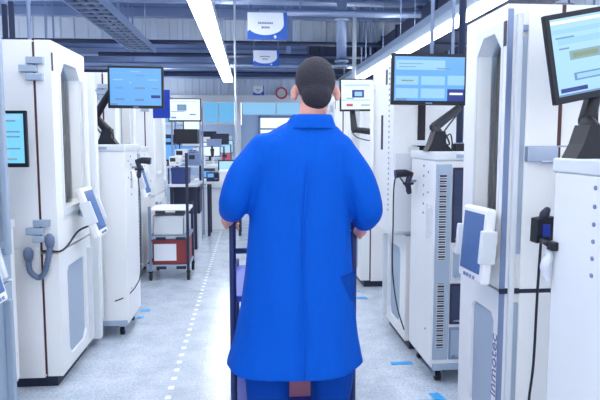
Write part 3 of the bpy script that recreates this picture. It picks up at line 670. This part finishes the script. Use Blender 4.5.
bench(-1.9, -.5, 11.4, 12.4, .95, 'open bench behind the closed white bench, with white instruments', shelf=1.32)
bench(-2.2, -.45, 14.2, 15.2, .95, 'open bench in the middle distance below the cable tray end', shelf=1.34)
bench(-2.6, -.40, 18.0, 19.2, .95, 'distant open bench before the pale blue windows', shelf=1.36)
def item(kind, x, y, z, a, b, c, m, label, grp='equipment on the benches'):
    """assorted bench equipment: x,y = front middle, z = base"""
    t = thing(kind, label, kind.replace('_', ' '), (x, y+b/2, z), grp)
    if kind == 'desk_monitor':
        MB().box(x-a/2, x+a/2, y, y+.03, z+.10, z+c, .004).build('housing', BLACK, t)
        MB().box(x-a/2+.02, x+a/2-.02, y-.002, y+.002, z+.12, z+c-.02).build('screen', m, t)
        q = MB(); q.box(x-.03, x+.03, y+.03, y+.05, z+.01, z+.2); q.box(x-a*.25, x+a*.25, y-.02, y+b, z, z+.012); q.build('stand', BLACK, t)
    elif kind == 'storage_box':
        MB().box(x-a/2, x+a/2, y, y+b, z, z+c*.9, .004).build('carton', m, t)
        MB().box(x-a/2-.006, x+a/2+.006, y-.006, y+b+.006, z+c*.8, z+c, .004).build('lid', m, t)
    elif kind == 'microscope':
        MB().box(x-a/2, x+a/2, y, y+b, z, z+.03, .004).build('foot', m, t)
        MB().tube([(x, y+b*.8, z+.03), (x, y+b*.8, z+c*.7), (x, y+b*.4, z+c*.85)], .03, 10).build('column', m, t)
        MB().tube([(x, y+b*.35, z+c*.45), (x, y+b*.35, z+c*.9)], (.025, .04), 10).build('tube', DARK, t)
        MB().tube([(x, y+b*.35, z+c*.9), (x, y+b*.1, z+c)], .02, 10).build('eyepiece', BLACK, t)
    else:
        MB().box(x-a/2, x+a/2, y, y+b, z, z+c, .008).build('case', m, t)
        MB().box(x-a*.4, x+a*.1, y-.004, y+.002, z+c*.45, z+c*.85).build('display', DARK if m is not DARK else SCR['blue'], t)
        q = MB()
        for k in range(3): q.tube([(x+a*(.2+.1*k), y-.012, z+c*.3), (x+a*(.2+.1*k), y, z+c*.3)], .014*a/.3, 8)
        q.build('knob', BGREY, t)
    return t
item('storage_box', -.92, 7.95, .86, .22, .3, .21, NAVY, 'navy blue box on the dark-framed bench beyond the trolley')
item('storage_box', -.84, 8.0, .46, .34, .4, .36, DARK, 'black box standing under the dark-framed bench')
SCENE_STAND = MB().box(-1.02, -.68, 7.98, 8.4, 0, .459, .004).build('pedestal', OFFWH); tag(SCENE_STAND, 'low pale pedestal under the black box beyond the trolley', 'pedestal')
item('instrument', -.80, 9.65, .70, .22, .4, .10, WHITE, 'low white instrument on the closed white bench')
item('storage_box', -.48, 9.66, .70, .30, .35, .22, OFFWH, 'pale box on the closed white bench behind the person\'s elbow')
# tall equipment tower with white screen
t = thing('equipment_tower', 'tall open equipment tower carrying a white screen over a black module', 'equipment', (-.86, 8.3, 0))
for x in (-1.06, -.66): 
    for y in (8.75, 9.15): MB().box(x-.012, x+.012, y-.012, y+.012, 0, 2.0).build('upright', PIPE, t)
MB().box(-1.06, -.66, 8.74, 9.16, 1.12, 1.15).build('shelf', GREY, t)
MB().box(-1.035, -.70, 8.74, 9.1, 1.38, 1.59, .006).build('black_module', BLACK, t)
sc = MB().box(-1.10, -.64, 8.70, 8.735, 1.695, 2.02, .005).build('screen_housing', BLACK, t)
mm = MB(); mm.box(-1.085, -.655, 8.696, 8.703, 1.715, 2.008)
for (u0, v0, u1, v1, ci) in ui_mid:
    mm.mi = ci+1; mm.box(-1.085+u0*.43, -1.085+u1*.43, 8.6935, 8.6985, 1.715+v0*.293, 1.715+v1*.293)
mm.build('screen', [SCR['white']]+UI, sc)
t.location.x -= .05
item('instrument', -.99, 8.78, 1.152, .18, .3, .15, WHITE, 'small white instrument on the tower shelf, beside the bracket side')
item('instrument', -.81, 8.78, 1.152, .15, .3, .12, BGREY, 'small blue-grey instrument on the tower shelf, aisle side')
B1 = [('desk_monitor', -1.55, 11.6, .95, .45, .2, .42, SCR['blue'], 'blue desk monitor on the bench with white instruments'),
      ('instrument', -1.05, 11.55, .95, .36, .3, .20, WHITE, 'large white instrument in the middle of the open bench behind the closed one'),
      ('microscope', -.72, 11.5, .95, .2, .3, .36, WHITE, 'white microscope at the aisle end of the open bench'),
      ('instrument', -1.6, 12.08, 1.32, .4, .25, .18, DARK, 'dark instrument on the upper shelf of the open bench'),
      ('storage_box', -1.1, 12.1, 1.32, .32, .25, .2, OFFWH, 'pale box on the upper shelf of the open bench'),
      ('storage_box', -.72, 12.1, 1.32, .28, .25, .14, BGREY, 'blue-grey box on the upper shelf end, aisle side'),
      ('desk_monitor', -.95, 14.4, .95, .5, .2, .45, SCR['white'], 'white desk monitor on the middle-distance bench'),
      ('instrument', -1.55, 14.35, .95, .4, .3, .25, DARK, 'dark instrument on the middle-distance bench'),
      ('instrument', -.57, 14.3, .95, .2, .3, .18, mat('pink_red_case', (205, 96, 120), .5), 'pink-red instrument at the aisle end of the middle-distance bench'),
      ('storage_box', -1.9, 14.9, 1.34, .4, .25, .24, NAVY, 'navy box on the middle-distance upper shelf'),
      ('storage_box', -1.2, 14.9, 1.34, .42, .25, .18, WHITE, 'white box on the middle-distance upper shelf'),
      ('storage_box', -.7, 14.9, 1.34, .36, .25, .26, DARK, 'dark box on the middle-distance upper shelf, aisle end'),
      ('desk_monitor', -1.9, 18.2, .95, .6, .2, .5, SCR['blue'], 'blue desk monitor on the distant bench'),
      ('desk_monitor', -.8, 18.2, .95, .6, .2, .5, SCR['pale'], 'pale desk monitor on the distant bench, aisle side'),
      ('instrument', -1.35, 18.3, .95, .4, .4, .36, WHITE, 'white instrument between two monitors on the distant bench'),
      ('storage_box', -2.27, 18.95, 1.36, .5, .2, .3, OFFWH, 'pale box on the distant upper shelf'),
      ('storage_box', -1.3, 18.95, 1.36, .5, .2, .36, DARK, 'dark box on the distant upper shelf, middle'),
      ('storage_box', -.75, 18.95, 1.36, .36, .2, .22, SIGNW, 'white box on the distant upper shelf, aisle end')]
B1 += [('instrument', -.56, 8.98, .82, .18, .3, .14, DARK, 'dark instrument on the pale-topped table'),
      ('storage_box', -.36, 9.0, .82, .2, .3, .16, WHITE, 'white box on the pale-topped table by the sleeve'),
      ('instrument', -.98, 7.9, 1.10, .14, .25, .12, WHITE, 'small white instrument on the upper shelf beyond the trolley, chamber side', ),
      ('instrument', -.78, 8.42, 1.10, .16, .22, .15, BGREY, 'blue-grey instrument on the upper shelf beyond the trolley, aisle side'),
      ('desk_monitor', -.36, 10.2, .70, .36, .2, .40, SCR['pale'], 'pale desk monitor on the closed white bench by the sleeve'),
      ('instrument', -.70, 10.1, .70, .2, .3, .26, DARK, 'dark instrument at the back of the closed white bench'),
      ('desk_monitor', -1.15, 12.12, 1.53, .34, .15, .34, SCR['white'], 'white monitor on top of the open bench upper shelf box'),
      ('microscope', -1.85, 11.5, .95, .2, .3, .38, WHITE, 'white microscope at the chamber end of the open bench'),
      ('instrument', -1.275, 14.3, .95, .14, .3, .3, WHITE, 'white instrument on the middle-distance bench between dark case and screen'),
      ('desk_monitor', -2.0, 14.35, .95, .42, .2, .4, SCR['blue'], 'blue desk monitor at the chamber end of the middle-distance bench'),
      ('storage_box', -1.75, 18.95, 1.36, .3, .2, .26, NAVY, 'navy box on the distant upper shelf, between pale and dark boxes'),
      ('desk_monitor', -2.45, 18.2, .95, .4, .2, .46, SCR['white'], 'white desk monitor on the distant bench, chamber end')]
B1 = [a for a in B1 if a[8] != 'pale box on the upper shelf of the open bench']
B1.append(('storage_box', -1.15, 12.1, 1.32, .38, .25, .21, OFFWH, 'pale box on the open bench upper shelf carrying a white monitor'))
for a in B1: item(*a)

# ------------------------------------------------------------------ person and push cart
PX, PY = .205, 2.45
t = thing('push_cart', 'tall navy cart pushed by the person, mostly hidden by the blue coat', 'cart', (PX, 3.0, 0))
HX = {-1: -.083, 1: .474}
POSTM = mat('navy_post', (22, 40, 100), .4)
for s in (-1, 1):
    MB().tube([(HX[s], 2.72, .10), (HX[s], 2.72, 1.10 if s < 0 else 1.045)], .016, 12, ball=True).build('post', POSTM, t)
    MB().tube([(HX[s], 3.4, .10), (HX[s], 3.4, .75)], .016, 12).build('post', POSTM, t)
    for y in (2.72, 3.4):
        c = MB(); c.tube([(HX[s]-.015, y, .05), (HX[s]+.015, y, .05)], .05, 14); c.box(HX[s]-.024, HX[s]+.024, y-.02, y+.02, .09, .108); c.build('caster', RUBBER, t)
for z in (.16, .68):
    MB().box(HX[-1], HX[1], 2.72, 3.42, z, z+.03, .005).build('shelf', ROYAL, t)
MB().tube([(HX[-1], 2.72, .92), (HX[1], 2.72, .92)], .013, 10).build('cross_bar', POSTM, t)
o = thing('carton', 'pinkish carton on the cart shelf, seen between the trouser legs', 'box', (.2, 2.95, .19))
MB().box(.07, .36, 2.78, 3.1, .191, .47, .004).build('carton_body', mat('pink_carton', (196, 128, 150), .7), o)
MB().box(.07, .36, 2.92, 2.96, .469, .4725).build('tape_strip', OFFWH, o)
bench(-.66, -.12, 8.95, 9.4, .82, 'pale-topped table just before the closed white bench')

def remeshed(mb, name, m, parent, voxel, sm=4):
    bm = mb.bm; me = bpy.data.meshes.new(name); bm.to_mesh(me); bm.free()
    tmp = bpy.data.objects.new(name, me); COL.objects.link(tmp)
    md = tmp.modifiers.new('r', 'REMESH'); md.mode = 'VOXEL'; md.voxel_size = voxel; md.use_smooth_shade = True
    if sm: s_ = tmp.modifiers.new('s', 'SMOOTH'); s_.factor = .5; s_.iterations = sm
    bpy.context.view_layer.update()
    me2 = bpy.data.meshes.new_from_object(tmp.evaluated_get(bpy.context.evaluated_depsgraph_get()))
    bpy.data.objects.remove(tmp); bpy.data.meshes.remove(me)
    me2.transform(Matrix.Translation(-WL[parent.as_pointer()])); me2.name = name
    me2.materials.clear(); me2.materials.append(m)
    for p in me2.polygons: p.use_smooth = True
    o = bpy.data.objects.new(name, me2); COL.objects.link(o); o.parent = parent; WL[o.as_pointer()] = WL[parent.as_pointer()]
    return o
per = thing('person', 'person in a long blue work coat seen from behind, pushing the navy cart', 'person', (PX, PY, 0))
V = lambda x, y, z: Vector((PX+x, PY+y, z))
def ellring(c, a, b, n=28, fold=0, ph=0, sq=2.0):
    out = []
    for k in range(n):
        q = 2*math.pi*k/n; f = 1+fold*math.sin(5*q+ph)
        ca, sa = math.cos(q), math.sin(q); e = 2/sq
        out.append(Vector((c[0]+a*f*math.copysign(abs(ca)**e, ca), c[1]+b*f*math.copysign(abs(sa)**e, sa), c[2])))
    return out
def loft(mb, spec, n=28):
    mb.rings([ellring(V(x, y, z), a, b, n, fo, ph) for (x, y, z, a, b, fo, ph) in spec])
HXc = .062   # head sits off the torso's axis
bd = MB()
# head, neck
hc = V(HXc, .02, 1.655)
bd.ell(hc, (.075, .095, .100)); bd.ell(V(HXc, .045, 1.60), (.058, .072, .075))
bd.ell(V(HXc, .118, 1.615), (.012, .016, .022)); bd.ell(V(HXc, .105, 1.575), (.024, .012, .008)); bd.ell(V(HXc, .095, 1.545), (.024, .022, .018))
for s in (-1, 1):
    bd.ell(V(HXc+s*.086, .0, 1.615), (.016, .014, .032), 14, Euler((0, R(-12*s), R(-28*s)))); bd.ell(V(HXc+s*.086, -.004, 1.598), (.012, .012, .018), 12)
    bd.ell(V(HXc+s*.03, .095, 1.645), (.02, .012, .008), 12)
bd.tube([V(HXc, .01, 1.62), V(.05, 0, 1.53), V(.035, -.005, 1.46), V(.02, -.005, 1.40)], (.058, .056, .064, .08), 18, ball=True)
# trunk
loft(bd, [(.0, 0, .84, .14, .10, 0, 0), (0, 0, .95, .165, .11, 0, 0), (0, 0, 1.1, .145, .10, 0, 0), (.01, 0, 1.28, .165, .11, 0, 0), (.02, 0, 1.40, .16, .09, 0, 0), (.03, 0, 1.46, .09, .06, 0, 0)], 20)
ARM = {-1: [V(-.165, 0, 1.385), V(-.268, -.02, 1.185), V(HX[-1]-PX-.018, .19, 1.075), V(HX[-1]-PX-.022, .235, 1.065)],
       1: [V(.172, 0, 1.385), V(.276, -.02, 1.148), V(HX[1]-PX+.018, .19, 1.02), V(HX[1]-PX+.022, .235, 1.01)]}
for s in (-1, 1):
    a = ARM[s]
    bd.tube([a[0], a[0]*.5+a[1]*.5, a[1]], (.052, .047, .04), 14, ball=True); bd.tube([a[1], a[1]*.5+a[2]*.5, a[2]], (.04, .037, .027), 14, ball=True)
    bd.tube([a[2], a[3]], (.03, .028), 12, ball=True)
    # hand: palm outside the post, four fingers and a thumb closed around it
    px, py, z0 = HX[s], 2.72, a[3].z
    bd.ell((px+s*.026, py-.018, z0), (.018, .034, .042), 14)
    for k in range(4):
        z = z0+.032-.0215*k; L = (3.3, 3.7, 3.5, 2.8)[k]
        pts = []
        for j in range(8):
            q = .25+L*j/7-.0; pts.append(Vector((px+s*.0265*math.cos(q), py+.0265*math.sin(q), z-.0015*j)))
        bd.tube(pts, [.0094-.0003*j for j in range(8)], 8, ball=True)
    pts = [Vector((px+s*.0285*math.cos(q), py+.0285*math.sin(q), z0+.040+.004*j)) for j, q in enumerate((-.5, -1.0, -1.5, -2.0, -2.4))]
    bd.tube(pts, (.013, .012, .011, .0105, .009), 8, ball=True)
# legs, feet
LEG = {-1: [V(-.10, 0, .88), V(-.135, .03, .47), V(-.135, -.10, .09)], 1: [V(.10, 0, .88), V(.135, .05, .47), V(.135, .06, .09)]}
for s in (-1, 1):
    h, k, a = LEG[s]
    bd.tube([h, h*.5+k*.5, k], (.085, .072, .055), 16, ball=True); bd.tube([k, k*.6+a*.4, a], (.055, .052, .036), 16, ball=True)
    bd.tube([a+Vector((0, -.03, -.045)), a+Vector((0, .08, -.05)), a+Vector((0, .17, -.062))], (.036, .036, .022), 12, ball=True)
body = remeshed(bd, 'body', SKIN, per, .0048, 5)
for s in (-1, 1):
    MB().ell(V(HXc+s*.03, .100, 1.632), (.011, .008, .008), 12).build('eye', PAPER, per)
# hair: a close cap cut from the forehead to the nape
hm = MB(); hm.ell(hc+Vector((0, -.006, .010)), (.083, .099, .096), 32)
hm.ell(V(HXc, -.032, 1.605), (.062, .062, .062), 24)
bmesh.ops.bisect_plane(hm.bm, geom=hm.bm.verts[:]+hm.bm.edges[:]+hm.bm.faces[:], plane_co=V(HXc, .075, 1.70), plane_no=Vector((0, .72, -.52)), clear_outer=True)
bmesh.ops.holes_fill(hm.bm, edges=[e for e in hm.bm.edges if e.is_boundary], sides=0)
hair = remeshed(hm, 'hair', HAIR, per, .005, 14)
# coat: trunk, sleeves and yoke in one cloth
ct = MB()
loft(ct, [(-.025, .01, .476, .292, .20, .04, .6), (-.025, .01, .50, .286, .198, .036, .6), (-.02, .01, .60, .262, .185, .03, .8), (-.014, 0, .75, .238, .168, .02, 1.1), (-.008, 0, .90, .223, .152, .012, 1.5), (-.004, 0, 1.05, .213, .142, .006, 1.8),
          (0, 0, 1.18, .205, .136, 0, 0), (.005, 0, 1.28, .203, .132, 0, 0), (.006, 0, 1.36, .208, .12, 0, 0), (.01, 0, 1.41, .198, .105, 0, 0), (.02, 0, 1.448, .16, .092, 0, 0), (.03, 0, 1.475, .125, .08, 0, 0), (.035, 0, 1.497, .09, .072, 0, 0)], 48)
for s in (-1, 1):
    a = ARM[s]; up = a[0]+Vector((-s*.02, 0, -.005)); el = a[1]; wr = el*.5+a[2]*.5
    ct.tube(smooth_path([up, up*.5+el*.5+Vector((s*.022, -.01, 0)), el+Vector((0, 0, .0)), el*.55+wr*.45+Vector((0, 0, -.012)), wr], 5), [.072-.0008*k for k in range(10)]+[.064-.0010*k for k in range(11)], 18, ball=False)
    ct.ell(up, (.074, .078, .074))
coat = remeshed(ct, 'coat', COAT, per, .008, 7)
cl = MB()
cl.rings([ellring(V(.036, -.004, 1.472), .112, .090, 32), ellring(V(.042, -.006, 1.500), .094, .083, 32), ellring(V(.046, -.006, 1.522), .083, .078, 32), ellring(V(.046, -.004, 1.526), .078, .073, 32), ellring(V(.042, -.004, 1.50), .080, .070, 32)], cap=False)
cl.build('collar', COAT, coat)
q = MB(); q.tube([V(.02, -.134, 1.34), V(.0, -.146, 1.1), V(0, -.160, .9), V(0, -.185, .70), V(0, -.2, .5)], .0035, 6); q.build('back_seam', COAT, coat)
for s in (-1, 1):
    h, k, a = LEG[s]; lg = MB(); c = Vector((s*.0, 0, 0))
    lg.rings([ellring(h+Vector((s*.03, 0, .0)), .10, .11, 24), ellring(h*.4+k*.6+Vector((s*.012, 0, 0)), .098, .105, 24, .02), ellring(k+Vector((s*.008, 0, -.04)), .096, .10, 24, .03, 1), ellring(k*.5+a*.5, .085, .095, 24, .02), ellring(a+Vector((0, 0, .02)), .078, .09, 24, .02)])
    lg.build('trouser_leg', TROUS, per)
    sh = MB(); b_ = a+Vector((0, 0, -.09))
    sh.rings([ellring(b_+Vector((0, .06, .001)), .048, .145, 24), ellring(b_+Vector((0, .06, .03)), .052, .15, 24), ellring(b_+Vector((0, .045, .07)), .048, .12, 24), ellring(b_+Vector((0, .0, .12)), .046, .06, 24)])
    sh.build('shoe', mat('shoe_dark', (40, 42, 60), .5), per)
